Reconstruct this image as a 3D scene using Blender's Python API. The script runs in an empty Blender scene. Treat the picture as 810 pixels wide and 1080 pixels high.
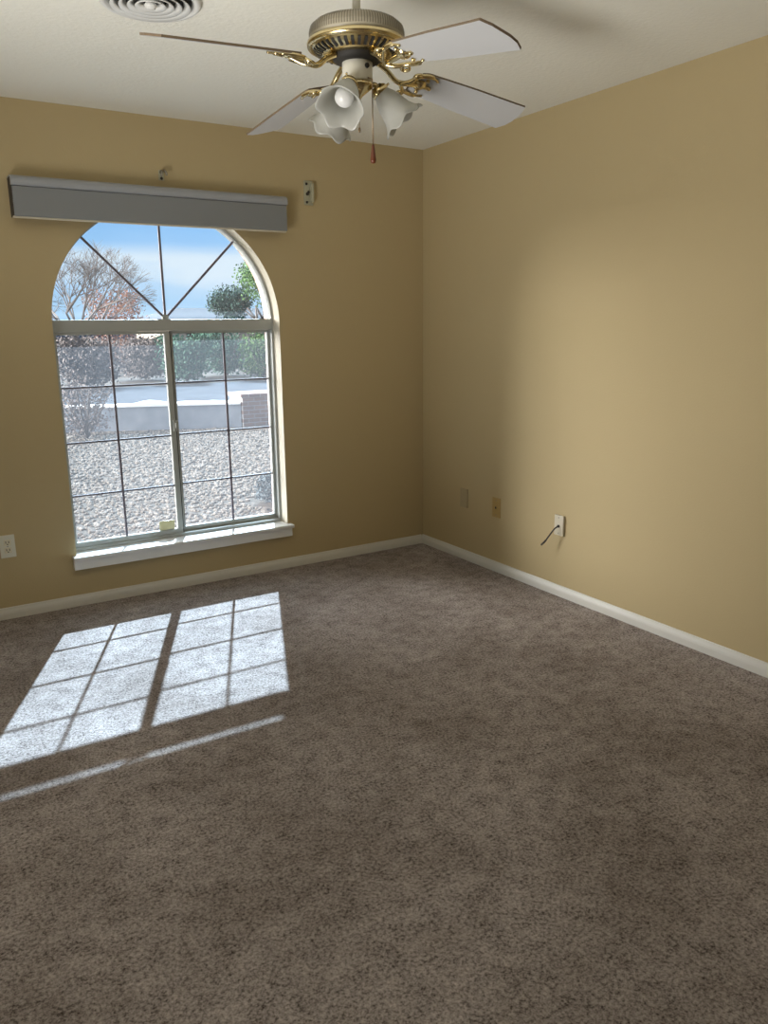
import bpy, bmesh, math, random
from mathutils import Vector, Matrix
random.seed(7)
C = bpy.context.scene.collection
scene = bpy.context.scene

# ------------------------------------------------------------------ camera
cam_d = bpy.data.cameras.new('camera')
cam = bpy.data.objects.new('camera', cam_d); C.objects.link(cam)
r_ = Vector((0.8484, -0.5292, -0.0112)).normalized()
f_ = Vector((0.5127, 0.8270, -0.2307)).normalized()
r_ = (r_ - f_ * r_.dot(f_)).normalized(); u_ = r_.cross(f_)
cam.matrix_world = Matrix(((r_.x, u_.x, -f_.x, -2.9045), (r_.y, u_.y, -f_.y, -4.1946),
                           (r_.z, u_.z, -f_.z, 1.4217), (0, 0, 0, 1)))
cam_d.sensor_fit = 'HORIZONTAL'; cam_d.sensor_width = 36.0
cam_d.lens = 36.0 * 831.5 / 810.0
cam_d.clip_start = 0.02; cam_d.clip_end = 400
scene.camera = cam

# ------------------------------------------------------------------ colour management
vs = scene.view_settings
vs.view_transform = 'Standard'; vs.look = 'None'; vs.gamma = 1.0; vs.use_curve_mapping = False
vs.exposure = 0.0

# ------------------------------------------------------------------ sky
LAMP = 45
SKY_FILL = 37.0
world = bpy.data.worlds.new('sky'); scene.world = world
world.use_nodes = True
nt = world.node_tree; nt.nodes.clear()
def N(t, kind, **kw):
    n = t.nodes.new(kind)
    for k, v in kw.items():
        setattr(n, k, v)
    return n
out = N(nt, 'ShaderNodeOutputWorld'); bg = N(nt, 'ShaderNodeBackground')
tc = N(nt, 'ShaderNodeTexCoord'); sep = N(nt, 'ShaderNodeSeparateXYZ')
nt.links.new(tc.outputs['Generated'], sep.inputs[0])
ramp = N(nt, 'ShaderNodeValToRGB')
nt.links.new(sep.outputs['Z'], ramp.inputs[0])
ramp.color_ramp.elements[0].position = 0.0; ramp.color_ramp.elements[0].color = (0.40, 0.68, 0.95, 1)
ramp.color_ramp.elements[1].position = 0.6; ramp.color_ramp.elements[1].color = (0.12, 0.32, 0.75, 1)
e = ramp.color_ramp.elements.new(0.12); e.color = (0.25, 0.55, 0.95, 1)
mp = N(nt, 'ShaderNodeMapping'); mp.inputs['Scale'].default_value = (3.0, 3.0, 16.0)
mp.inputs['Location'].default_value = (0.4, 0.0, 0.75)
nt.links.new(tc.outputs['Generated'], mp.inputs[0])
no = N(nt, 'ShaderNodeTexNoise'); no.inputs['Scale'].default_value = 1.0; no.inputs['Detail'].default_value = 5
no.inputs['Distortion'].default_value = 0.3
nt.links.new(mp.outputs[0], no.inputs['Vector'])
cr = N(nt, 'ShaderNodeValToRGB'); cr.color_ramp.elements[0].position = 0.30; cr.color_ramp.elements[1].position = 0.55
nt.links.new(no.outputs['Fac'], cr.inputs[0])
mx = N(nt, 'ShaderNodeMix', data_type='RGBA'); mx.inputs[7].default_value = (0.72, 0.86, 0.98, 1)
band = N(nt, 'ShaderNodeValToRGB'); nt.links.new(sep.outputs['Z'], band.inputs[0])
bs = band.color_ramp.elements; bs[0].position = 0.0; bs[0].color = (0.25,) * 3 + (1,); bs[1].position = 0.32; bs[1].color = (1, 1, 1, 1)
for p_, v_ in ((0.03, 0.35), (0.058, 1.0), (0.080, 1.0), (0.096, 0.12), (0.17, 0.12)):
    e = bs.new(p_); e.color = (v_, v_, v_, 1)
bm_ = N(nt, 'ShaderNodeMath', operation='MULTIPLY'); nt.links.new(cr.outputs[0], bm_.inputs[0]); nt.links.new(band.outputs[0], bm_.inputs[1])
nt.links.new(bm_.outputs[0], mx.inputs[0]); nt.links.new(ramp.outputs[0], mx.inputs[6])
# added glow in the unseen left part of the sky, brightens the room
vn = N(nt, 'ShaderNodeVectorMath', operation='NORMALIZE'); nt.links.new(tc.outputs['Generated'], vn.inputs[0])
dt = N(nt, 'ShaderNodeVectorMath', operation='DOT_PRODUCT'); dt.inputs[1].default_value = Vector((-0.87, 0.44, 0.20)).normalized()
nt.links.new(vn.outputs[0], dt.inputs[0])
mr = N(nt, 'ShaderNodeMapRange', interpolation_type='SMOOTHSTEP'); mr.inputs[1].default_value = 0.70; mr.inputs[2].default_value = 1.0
mr.inputs[3].default_value = 0.0; mr.inputs[4].default_value = SKY_FILL
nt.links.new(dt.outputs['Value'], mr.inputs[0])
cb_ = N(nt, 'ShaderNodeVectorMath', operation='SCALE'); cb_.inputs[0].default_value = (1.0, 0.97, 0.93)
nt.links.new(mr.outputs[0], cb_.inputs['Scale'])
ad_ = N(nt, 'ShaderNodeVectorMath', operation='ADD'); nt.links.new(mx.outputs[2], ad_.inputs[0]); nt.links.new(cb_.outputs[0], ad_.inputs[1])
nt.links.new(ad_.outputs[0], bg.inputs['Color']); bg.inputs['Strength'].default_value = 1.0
nt.links.new(bg.outputs[0], out.inputs[0])

# ------------------------------------------------------------------ sun and added fill lamp
sd = bpy.data.lights.new('sun', 'SUN'); sun = bpy.data.objects.new('sun', sd); C.objects.link(sun)
sd.energy = 14.2; sd.angle = math.radians(0.6); sd.color = (0.76, 1.0, 1.20)
sun.rotation_euler = Vector((-0.507, -1.21, -1.0)).to_track_quat('-Z', 'Y').to_euler()
sun.location = (3, 8, 7)

# added fill lamp at a made-up opening in the left wall, out of frame
ad = bpy.data.lights.new('side_fill', 'AREA'); al = bpy.data.objects.new('side_fill', ad); C.objects.link(al)
ad.shape = 'RECTANGLE'; ad.size = 1.8; ad.size_y = 1.0; ad.energy = LAMP; ad.color = (1.0, 0.975, 0.93)
al.location = (-3.96, -2.7, 0.45)
ad.spread = math.radians(112)
al.rotation_euler = Vector((0.62, 0.11, 0.78)).to_track_quat('-Z', 'Z').to_euler()

# ------------------------------------------------------------------ materials
def mat(name, col, rough=0.6, metal=0.0, spec=0.5):
    m = bpy.data.materials.new(name); m.use_nodes = True
    b = m.node_tree.nodes['Principled BSDF']
    b.inputs['Base Color'].default_value = (*col, 1); b.inputs['Roughness'].default_value = rough
    b.inputs['Metallic'].default_value = metal; b.inputs['Specular IOR Level'].default_value = spec
    return m
def bump(m, scale, strength, dist=0.002, detail=3, kind='noise'):
    t = m.node_tree; b = t.nodes['Principled BSDF']
    tc = N(t, 'ShaderNodeTexCoord')
    if kind == 'noise':
        n = N(t, 'ShaderNodeTexNoise'); n.inputs['Detail'].default_value = detail; o = 'Fac'
    else:
        n = N(t, 'ShaderNodeTexVoronoi'); o = 'Distance'
    n.inputs['Scale'].default_value = scale
    t.links.new(tc.outputs['Object'], n.inputs['Vector'])
    bp = N(t, 'ShaderNodeBump'); bp.inputs['Strength'].default_value = strength; bp.inputs['Distance'].default_value = dist
    t.links.new(n.outputs[o], bp.inputs['Height']); t.links.new(bp.outputs[0], b.inputs['Normal'])
    return m
def vary(m, scale, c1, c2, lo=0.35, hi=0.65, detail=4, stretch=None):
    t = m.node_tree; b = t.nodes['Principled BSDF']
    tc = N(t, 'ShaderNodeTexCoord'); n = N(t, 'ShaderNodeTexNoise')
    n.inputs['Scale'].default_value = scale; n.inputs['Detail'].default_value = detail
    if stretch:
        q = N(t, 'ShaderNodeMapping'); q.inputs['Scale'].default_value = stretch
        t.links.new(tc.outputs['Object'], q.inputs[0]); t.links.new(q.outputs[0], n.inputs['Vector'])
    else:
        t.links.new(tc.outputs['Object'], n.inputs['Vector'])
    r = N(t, 'ShaderNodeValToRGB')
    r.color_ramp.elements[0].position = lo; r.color_ramp.elements[0].color = (*c1, 1)
    r.color_ramp.elements[1].position = hi; r.color_ramp.elements[1].color = (*c2, 1)
    t.links.new(n.outputs['Fac'], r.inputs[0]); t.links.new(r.outputs[0], b.inputs['Base Color'])
    return m

M = {}
M['wall'] = bump(mat('tan_paint', (0.53, 0.425, 0.24), 0.75, spec=0.25), 130, 0.35, 0.002, 3)
M['ceiling'] = bump(mat('ceiling_texture', (0.86, 0.85, 0.77), 0.9, spec=0.1), 55, 0.6, 0.004, 4)
M['reveal'] = bump(mat('cream_reveal', (0.70, 0.64, 0.52), 0.7, spec=0.25), 130, 0.3, 0.002)
M['trim'] = mat('white_trim', (0.72, 0.71, 0.66), 0.45)
M['sill'] = mat('white_sill', (0.82, 0.83, 0.82), 0.4)
M['vinyl'] = mat('window_aluminium', (0.42, 0.43, 0.40), 0.45, 0.0)
M['muntin'] = mat('muntin_backlit', (0.16, 0.14, 0.17), 0.5)  # pale bars darkened in colour to look backlit
M['shade'] = bump(mat('shade_vinyl', (0.24, 0.252, 0.26), 0.45), 260, 0.1, 0.001)
M['shade_lip_lit'] = mat('shade_vinyl_lit', (0.36, 0.375, 0.40), 0.32)  # lighter copy of the shade vinyl, the lip's highlight set in colour
M['shade_dark'] = mat('shade_dark', (0.05, 0.045, 0.04), 0.6)
M['fabric'] = mat('shade_fabric', (0.70, 0.64, 0.50), 0.8)
M['blade'] = mat('blade_white', (0.52, 0.525, 0.53), 0.45)
M['blade_edge'] = mat('blade_edge_brown', (0.16, 0.115, 0.07), 0.6)
M['fan_white'] = mat('fan_cream_enamel', (0.74, 0.72, 0.63), 0.3)
M['fan_body'] = mat('fan_tan_enamel', (0.40, 0.36, 0.27), 0.35)
M['brass'] = mat('polished_brass', (0.68, 0.56, 0.31), 0.22, 1.0)
M['dark'] = mat('dark_recess', (0.02, 0.018, 0.015), 0.7)
M['wood_fob'] = mat('red_brown_wood', (0.13, 0.035, 0.012), 0.35)
M['chain'] = mat('chain_metal', (0.30, 0.22, 0.14), 0.35, 1.0)
M['ivory'] = mat('ivory_plastic', (0.74, 0.69, 0.52), 0.4)
M['white_plastic'] = mat('white_plastic', (0.74, 0.73, 0.62), 0.4)
M['painted_plate'] = mat('painted_plate', (0.43, 0.345, 0.20), 0.5)
M['old_white'] = mat('yellowed_white', (0.64, 0.59, 0.46), 0.4)
M['tan_plate'] = mat('tan_plate', (0.46, 0.31, 0.10), 0.4)
M['slot'] = mat('dark_slot', (0.03, 0.025, 0.02), 0.6)
M['cable'] = mat('black_cable', (0.025, 0.02, 0.015), 0.45)
M['steel'] = mat('bracket_steel', (0.35, 0.33, 0.28), 0.4, 0.8)
M['cream_metal'] = mat('cream_bracket', (0.46, 0.44, 0.31), 0.45)
M['vent'] = mat('vent_white', (0.75, 0.75, 0.72), 0.4)

# carpet
m = mat('cut_pile_carpet', (0.3, 0.24, 0.19), 0.95, spec=0.05)
t = m.node_tree; b = t.nodes['Principled BSDF']
tc = N(t, 'ShaderNodeTexCoord')
def noise(scale, detail, rough=0.5):
    n = N(t, 'ShaderNodeTexNoise'); n.inputs['Scale'].default_value = scale; n.inputs['Detail'].default_value = detail
    n.inputs['Roughness'].default_value = rough
    t.links.new(tc.outputs['Object'], n.inputs['Vector']); return n
n1 = noise(105, 6, 0.82); n2 = noise(2.2, 4, 0.6); n3 = noise(16, 4, 0.7)
r1 = N(t, 'ShaderNodeValToRGB')
cr_ = r1.color_ramp
cr_.elements[0].position = 0.38; cr_.elements[0].color = (0.042, 0.030, 0.022, 1)
cr_.elements[1].position = 0.65; cr_.elements[1].color = (0.70, 0.64, 0.615, 1)
e = cr_.elements.new(0.5); e.color = (0.385, 0.34, 0.325, 1)
ma = N(t, 'ShaderNodeMix'); ma.inputs[0].default_value = 0.22
t.links.new(n1.outputs['Fac'], ma.inputs[2]); t.links.new(n3.outputs['Fac'], ma.inputs[3])
t.links.new(ma.outputs[0], r1.inputs[0])
r2 = N(t, 'ShaderNodeValToRGB')
r2.color_ramp.elements[0].position = 0.38; r2.color_ramp.elements[0].color = (0.80, 0.78, 0.76, 1)
r2.color_ramp.elements[1].position = 0.62; r2.color_ramp.elements[1].color = (1.08, 1.08, 1.08, 1)
t.links.new(n2.outputs['Fac'], r2.inputs[0])
mm = N(t, 'ShaderNodeMix', data_type='RGBA', blend_type='MULTIPLY'); mm.inputs[0].default_value = 1.0
t.links.new(r1.outputs[0], mm.inputs[6]); t.links.new(r2.outputs[0], mm.inputs[7])
t.links.new(mm.outputs[2], b.inputs['Base Color'])
bp = N(t, 'ShaderNodeBump'); bp.inputs['Strength'].default_value = 0.7; bp.inputs['Distance'].default_value = 0.008
t.links.new(n1.outputs['Fac'], bp.inputs['Height']); t.links.new(bp.outputs[0], b.inputs['Normal'])
M['carpet'] = m

def glass_mat(name, veil, tint):
    m = bpy.data.materials.new(name); m.use_nodes = True; t = m.node_tree; t.nodes.clear()
    o = N(t, 'ShaderNodeOutputMaterial'); tr = N(t, 'ShaderNodeBsdfTransparent'); tr.inputs[0].default_value = (*tint, 1)
    tl = N(t, 'ShaderNodeBsdfTranslucent'); tl.inputs[0].default_value = (0.95, 0.95, 1.0, 1)
    gl = N(t, 'ShaderNodeBsdfGlossy'); gl.inputs['Roughness'].default_value = 0.03
    fr = N(t, 'ShaderNodeFresnel'); fr.inputs[0].default_value = 1.25
    a = N(t, 'ShaderNodeMixShader'); a.inputs[0].default_value = veil
    t.links.new(tr.outputs[0], a.inputs[1]); t.links.new(tl.outputs[0], a.inputs[2])
    c = N(t, 'ShaderNodeMixShader'); t.links.new(fr.outputs[0], c.inputs[0])
    t.links.new(a.outputs[0], c.inputs[1]); t.links.new(gl.outputs[0], c.inputs[2])
    t.links.new(c.outputs[0], o.inputs[0]); return m
M['glass_arch'] = glass_mat('clear_glass', 0.024, (0.97, 0.98, 0.98))
M['glass'] = glass_mat('hazy_glass', 0.020, (0.94, 0.95, 0.96))

def thin(name, col, trans):
    m = bpy.data.materials.new(name); m.use_nodes = True; t = m.node_tree; t.nodes.clear()
    o = N(t, 'ShaderNodeOutputMaterial'); d = N(t, 'ShaderNodeBsdfDiffuse'); d.inputs[0].default_value = (*col, 1)
    tl = N(t, 'ShaderNodeBsdfTranslucent'); tl.inputs[0].default_value = (*col, 1)
    gl = N(t, 'ShaderNodeBsdfGlossy'); gl.inputs['Roughness'].default_value = 0.25
    a = N(t, 'ShaderNodeMixShader'); a.inputs[0].default_value = trans
    t.links.new(d.outputs[0], a.inputs[1]); t.links.new(tl.outputs[0], a.inputs[2])
    c = N(t, 'ShaderNodeMixShader'); c.inputs[0].default_value = 0.05
    t.links.new(a.outputs[0], c.inputs[1]); t.links.new(gl.outputs[0], c.inputs[2])
    t.links.new(c.outputs[0], o.inputs[0]); return m
M['frosted'] = thin('frosted_glass', (0.66, 0.66, 0.62), 0.5)
M['bulb'] = thin('bulb_glass', (0.92, 0.92, 0.90), 0.3)
M['foam'] = thin('pale_yellow_foam', (0.56, 0.52, 0.36), 0.4)
# outdoor materials
M['soil'] = vary(mat('gravel_bed', (0.3, 0.27, 0.24), 0.95), 16, (0.065, 0.056, 0.048), (0.11, 0.095, 0.08))
M['asphalt'] = vary(mat('asphalt', (0.16, 0.17, 0.19), 0.9), 3, (0.045, 0.05, 0.06), (0.07, 0.078, 0.09))
M['dirt'] = vary(mat('dry_dirt', (0.2, 0.17, 0.13), 0.95), 1.2, (0.06, 0.055, 0.05), (0.11, 0.095, 0.08))
M['block'] = vary(mat('painted_block', (0.6, 0.62, 0.65), 0.9), 4, (0.23, 0.25, 0.28), (0.30, 0.32, 0.35))
M['cap'] = mat('white_cap', (0.85, 0.85, 0.84), 0.8)
M['bark'] = mat('grey_bark', (0.19, 0.17, 0.16), 0.9)
M['leaf'] = mat('green_leaves', (0.10, 0.18, 0.07), 0.8)
M['leaf_dark'] = mat('dark_green_leaves', (0.05, 0.09, 0.075), 0.8)
M['leaf_blue'] = mat('blue_green_leaves', (0.09, 0.17, 0.12), 0.8)
M['leaf_dry'] = mat('dry_tan_leaves', (0.19, 0.165, 0.155), 0.9)
M['leaf_red'] = mat('russet_leaves', (0.30, 0.18, 0.14), 0.9)
M['hill'] = mat('hazy_hills', (0.035, 0.05, 0.075), 1.0)
M['roofing'] = mat('grey_shingle', (0.07, 0.08, 0.095), 0.9)
M['stucco'] = mat('stucco', (0.45, 0.38, 0.31), 0.9)
M['eave'] = mat('eave_board', (0.35, 0.28, 0.22), 0.8)

for q in ('soil', 'asphalt', 'dirt', 'block', 'cap', 'bark', 'leaf', 'leaf_dark', 'leaf_blue', 'leaf_dry', 'leaf_red', 'hill', 'roofing', 'stucco'):
    M[q].node_tree.nodes['Principled BSDF'].inputs['Specular IOR Level'].default_value = 0.04
def brick_mat(name, c1, c2, mortar):
    m = mat(name, c1, 0.9); t = m.node_tree; b = t.nodes['Principled BSDF']
    tc = N(t, 'ShaderNodeTexCoord'); mp = N(t, 'ShaderNodeMapping')
    mp.inputs['Rotation'].default_value = (math.radians(90), 0, 0)
    br = N(t, 'ShaderNodeTexBrick'); br.inputs['Scale'].default_value = 1.0
    br.inputs['Color1'].default_value = (*c1, 1); br.inputs['Color2'].default_value = (*c2, 1); br.inputs['Mortar'].default_value = (*mortar, 1)
    br.inputs['Brick Width'].default_value = 0.2; br.inputs['Row Height'].default_value = 0.067; br.inputs['Mortar Size'].default_value = 0.006
    t.links.new(tc.outputs['Object'], mp.inputs[0]); t.links.new(mp.outputs[0], br.inputs['Vector'])
    t.links.new(br.outputs['Color'], b.inputs['Base Color']); return m
M['brick'] = brick_mat('pink_brick', (0.50, 0.33, 0.27), (0.42, 0.27, 0.22), (0.55, 0.50, 0.45))
M['brick_brown'] = brick_mat('brown_brick', (0.30, 0.20, 0.17), (0.24, 0.16, 0.14), (0.35, 0.32, 0.30))

# ------------------------------------------------------------------ helpers
def link_mesh(name, bm, ms, parent=None, smooth=False, kind=None):
    me = bpy.data.meshes.new(name); bmesh.ops.recalc_face_normals(bm, faces=bm.faces)
    bm.to_mesh(me); bm.free()
    if smooth:
        for p in me.polygons: p.use_smooth = True
    for q in (ms if isinstance(ms, (list, tuple)) else [ms]): me.materials.append(q)
    o = bpy.data.objects.new(name, me); C.objects.link(o)
    if parent: o.parent = parent
    if kind: o['kind'] = kind
    return o
def thing(name, label, cat, loc=(0, 0, 0), group=None, kind=None):
    o = bpy.data.objects.new(name, None); C.objects.link(o); o.location = loc; o.empty_display_size = 0.05
    if label: o['label'] = label
    if cat: o['category'] = cat
    if group: o['group'] = group
    if kind: o['kind'] = kind
    return o
def tag(o, label, cat, group=None):
    o['label'] = label; o['category'] = cat
    if group: o['group'] = group
    return o
def box(bm, x0, x1, y0, y1, z0, z1, mi=0, bev=0.0):
    vs = [bm.verts.new(p) for p in ((x0, y0, z0), (x1, y0, z0), (x1, y1, z0), (x0, y1, z0),
                                    (x0, y0, z1), (x1, y0, z1), (x1, y1, z1), (x0, y1, z1))]
    fs = []
    for q in ((0, 3, 2, 1), (4, 5, 6, 7), (0, 1, 5, 4), (1, 2, 6, 5), (2, 3, 7, 6), (3, 0, 4, 7)):
        f = bm.faces.new([vs[i] for i in q]); f.material_index = mi; fs.append(f)
    if bev > 0:
        es = {e for f in fs for e in f.edges}
        bmesh.ops.bevel(bm, geom=list(es), offset=bev, segments=2, affect='EDGES', profile=0.6)
    return fs
def nbox(name, dims, m, parent=None, bev=0.0, kind=None):
    bm = bmesh.new(); box(bm, *dims, bev=bev); return link_mesh(name, bm, m, parent, kind=kind)
def tube(bm, pts, rad, seg=8, caps=True, mi=0):
    pts = [Vector(p) for p in pts]; n = len(pts)
    rads = rad if isinstance(rad, (list, tuple)) else [rad] * n
    rings = []; prev = None
    for i, p in enumerate(pts):
        d = (pts[min(i + 1, n - 1)] - pts[max(i - 1, 0)]).normalized()
        if prev is None:
            a = Vector((0, 0, 1)) if abs(d.z) < 0.9 else Vector((1, 0, 0)); x = d.cross(a).normalized()
        else:
            x = (prev - d * prev.dot(d)).normalized()
        prev = x; y = d.cross(x)
        rings.append([bm.verts.new(p + (x * math.cos(k * 2 * math.pi / seg) + y * math.sin(k * 2 * math.pi / seg)) * rads[i]) for k in range(seg)])
    for a, b in zip(rings, rings[1:]):
        for k in range(seg):
            f = bm.faces.new((a[k], a[(k + 1) % seg], b[(k + 1) % seg], b[k])); f.material_index = mi
    if caps:
        f = bm.faces.new(rings[0]); f.material_index = mi; f = bm.faces.new(rings[-1][::-1]); f.material_index = mi
def lathe(bm, prof, seg=48, origin=(0, 0, 0), axis=None, ruffle=None, mi=0, close=False):
    """prof: (radius, height) pairs turned about AXIS (default +Z) at ORIGIN."""
    ax = Vector(axis or (0, 0, 1)).normalized(); a = Vector((1, 0, 0)) if abs(ax.x) < 0.9 else Vector((0, 1, 0))
    x = ax.cross(a).normalized(); y = ax.cross(x); o = Vector(origin); rings = []
    for i, (r, h) in enumerate(prof):
        if r < 1e-6:
            rings.append([bm.verts.new(o + ax * h)]); continue
        ring = []
        for k in range(seg):
            t = 2 * math.pi * k / seg; rr, hh = r, h
            if ruffle: rr, hh = ruffle(i, t, r, h)
            ring.append(bm.verts.new(o + ax * hh + (x * math.cos(t) + y * math.sin(t)) * rr))
        rings.append(ring)
    pairs = list(zip(rings, rings[1:]))
    if close: pairs.append((rings[-1], rings[0]))
    for A, B in pairs:
        for k in range(seg):
            k2 = (k + 1) % seg
            if len(A) == 1 and len(B) == 1: continue
            if len(A) == 1: f = bm.faces.new((A[0], B[k2], B[k]))
            elif len(B) == 1: f = bm.faces.new((A[k], A[k2], B[0]))
            else: f = bm.faces.new((A[k], A[k2], B[k2], B[k]))
            f.material_index = mi
def nlathe(name, prof, m, parent, seg=48, **kw):
    bm = bmesh.new(); lathe(bm, prof, seg, **kw); return link_mesh(name, bm, m, parent, smooth=True)
def smooth_path(pts, n=6):
    """Catmull-Rom through PTS."""
    P = [Vector(p) for p in pts]; P = [2 * P[0] - P[1]] + P + [2 * P[-1] - P[-2]]; outp = []
    for i in range(1, len(P) - 2):
        for k in range(n):
            t = k / n; a, b, c, d = P[i - 1], P[i], P[i + 1], P[i + 2]
            outp.append(0.5 * ((2 * b) + (c - a) * t + (2 * a - 5 * b + 4 * c - d) * t * t + (3 * b - a - 3 * c + d) * t ** 3))
    outp.append(P[-2]); return outp

# ------------------------------------------------------------------ room shell
H = 2.44
XL, YB = -3.75, -6.4                      # left wall, wall behind the camera
WL, WR, ZB, ZS = -2.188, -0.984, 0.262, 1.44   # window opening, sill height, spring line
CX = (WL + WR) / 2; R0 = (WR - WL) / 2

def arch_loop(cx, r, zb, zs, n=48):
    """Bottom left, up, round the arch, down to bottom right."""
    return [(cx - r, zb)] + [(cx - r * math.cos(math.pi * k / n), zs + r * math.sin(math.pi * k / n)) for k in range(n + 1)] + [(cx + r, zb)]
def arched_wall(name, x0, x1, z0, z1, y0, y1, r, zb, m):
    bm = bmesh.new(); L = arch_loop(CX, r, zb, ZS)
    for y in (y0, y1):
        def q(*pts): bm.faces.new([bm.verts.new((px, y, pz)) for px, pz in pts])
        q((x0, z0), (x1, z0), (x1, zb), (x0, zb))
        q((x0, zb), (CX - r, zb), (CX - r, ZS), (CX - r, z1), (x0, z1))
        q((CX + r, zb), (x1, zb), (x1, z1), (CX + r, z1), (CX + r, ZS))
        for (xa, za), (xb, zb2) in zip(L[1:-1], L[2:-1]): q((xa, za), (xb, zb2), (xb, z1), (xa, z1))
    for (xa, za), (xb, zb2) in zip(L, L[1:] + L[:1]):
        f = bm.faces.new([bm.verts.new(p) for p in ((xa, y0, za), (xb, y0, zb2), (xb, y1, zb2), (xa, y1, za))]); f.material_index = 1
    for (xa, za), (xb, zb2) in (((x0, z0), (x1, z0)), ((x1, z0), (x1, z1)), ((x1, z1), (x0, z1)), ((x0, z1), (x0, z0))):
        bm.faces.new([bm.verts.new(p) for p in ((xa, y0, za), (xb, y0, zb2), (xb, y1, zb2), (xa, y1, za))])
    bmesh.ops.remove_doubles(bm, verts=bm.verts, dist=1e-5)
    return link_mesh(name, bm, m, kind='structure')
arched_wall('wall_back', XL - 0.12, 0.12, -0.02, H + 0.1, 0.0, 0.15, R0, ZB - 0.02, [M['wall'], M['reveal']])
arched_wall('wall_exterior', XL - 0.12, 0.42, -0.3, H + 0.1, 0.151, 0.30, R0 + 0.040, ZB - 0.04, [M['brick'], M['brick']])
nbox('wall_right', (0.0, 0.12, YB - 0.12, -0.0005, -0.02, H + 0.1), M['wall'], kind='structure')
nbox('wall_front', (XL - 0.12, -0.0005, YB - 0.12, YB, -0.02, H + 0.1), M['wall'], kind='structure')
# left wall with an opening added for the fill lamp (out of frame)
bm = bmesh.new()
oy0, oy1, oz0, oz1 = -3.65, -1.75, 0.12, 2.1
for d in ((YB, oy0, 0, H), (oy1, -0.0005, 0, H), (oy0, oy1, 0, oz0), (oy0, oy1, oz1, H)):
    box(bm, XL - 0.12, XL, d[0], d[1], d[2], d[3])
link_mesh('wall_left', bm, M['wall'], kind='structure')
bm = bmesh.new()
for d in ((oy0 - .06, oy0, oz0 - .06, oz1 + .06), (oy1, oy1 + .06, oz0 - .06, oz1 + .06), (oy0, oy1, oz0 - .06, oz0), (oy0, oy1, oz1, oz1 + .06)):
    box(bm, XL + 0.0005, XL + 0.018, *d)
link_mesh('trim_1', bm, M['trim'], kind='structure')
# added closed box round the fill lamp, keeps the sky glow out
bm = bmesh.new()
for d in ((XL - 1.5, XL - 1.38, -4.4, -1.0, -0.02, H), (XL - 1.38, XL - 0.121, -4.4, -4.28, -0.02, H), (XL - 1.38, XL - 0.121, -1.12, -1.0, -0.02, H),
          (XL - 1.5, XL - 0.121, -4.4, -1.0, H + 0.001, H + 0.1), (XL - 1.5, XL - 0.121, -4.4, -1.0, -0.1, -0.021)):
    box(bm, *d)
link_mesh('wall_fill_box', bm, M['wall'], kind='structure')
nbox('floor', (XL - 0.1, -0.0005, YB - 0.1, -0.0005, -0.08, 0.0), M['carpet'], kind='structure')
nbox('ceiling', (XL, -0.0005, YB, -0.0005, H, H + 0.08), M['ceiling'], kind='structure')

def baseboard(name, axis, a0, a1, sgn):
    """Clam-profile board: thicker at the foot, rounded towards the top."""
    prof = [(0.0, 0.001), (0.0135, 0.001), (0.0135, 0.030), (0.0115, 0.040), (0.0075, 0.050), (0.0055, 0.058), (0.0, 0.060)]
    bm = bmesh.new(); rings = []
    for a in (a0, a1):
        ring = []
        for d, z in prof:
            ring.append(bm.verts.new((a, -d - 0.0006, z) if axis == 'x' else (sgn * (d + 0.0006), a, z)))
        rings.append(ring)
    n = len(prof)
    for k in range(n): bm.faces.new((rings[0][k], rings[0][(k + 1) % n], rings[1][(k + 1) % n], rings[1][k]))
    bm.faces.new(rings[0]); bm.faces.new(rings[1])
    return link_mesh(name, bm, M['trim'], kind='structure')
baseboard('baseboard_back', 'x', XL + 0.001, -0.015, -1)
baseboard('baseboard_right', 'y', YB + 0.001, -0.001, -1)

# ------------------------------------------------------------------ the arched window
win = thing('window_1', None, None, (CX, 0.0, ZB), kind='structure')
def wl(p): return (p[0] - CX, p[1], p[2] - ZB)
def wbox(name, dims, m, parent=win, bev=0.0, off=None):
    x0, x1, y0, y1, z0, z1 = dims
    bm = bmesh.new(); box(bm, x0 - CX, x1 - CX, y0, y1, z0 - ZB, z1 - ZB, bev=bev)
    return link_mesh(name, bm, m, parent)
# sill board with horns past the opening
bm = bmesh.new()
box(bm, WL - CX - 0.004 + 0.005, WR - CX - 0.001, -0.01, 0.0845, -0.0195, 0.008)
box(bm, WL - CX - 0.024, WR - CX + 0.022, -0.052, -0.0006, -0.008, 0.012, bev=0.005)
box(bm, WL - CX - 0.022, WR - CX + 0.012, -0.040, -0.0006, -0.058, -0.0085, bev=0.003)
link_mesh('window_sill', bm, M['sill'], win)
# outer frame ring
FI = 0.012
def ring_mesh(name, r_out, r_in, zb_out, zb_in, y0, y1, m, parent):
    A = arch_loop(0, r_out, zb_out - ZB, ZS - ZB); B = arch_loop(0, r_in, zb_in - ZB, ZS - ZB); bm = bmesh.new(); n = len(A)
    V = [[bm.verts.new((p[0], y, p[1])) for p in L] for L in (A, B) for y in (y0, y1)]
    for k in range(n):
        j = (k + 1) % n
        for s, t in ((V[0], V[2]), (V[1], V[3]), (V[0], V[1]), (V[2], V[3])):
            bm.faces.new((s[k], s[j], t[j], t[k]))
    return link_mesh(name, bm, m, parent)
ring_mesh('window_frame', R0 - 0.001, R0 - FI, 0.2625, 0.288, 0.085, 0.15, M['vinyl'], win)
wbox('transom', (WL + FI, WR - FI, 0.082, 0.20, 1.404, 1.464), M['vinyl'], bev=0.003)
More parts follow.
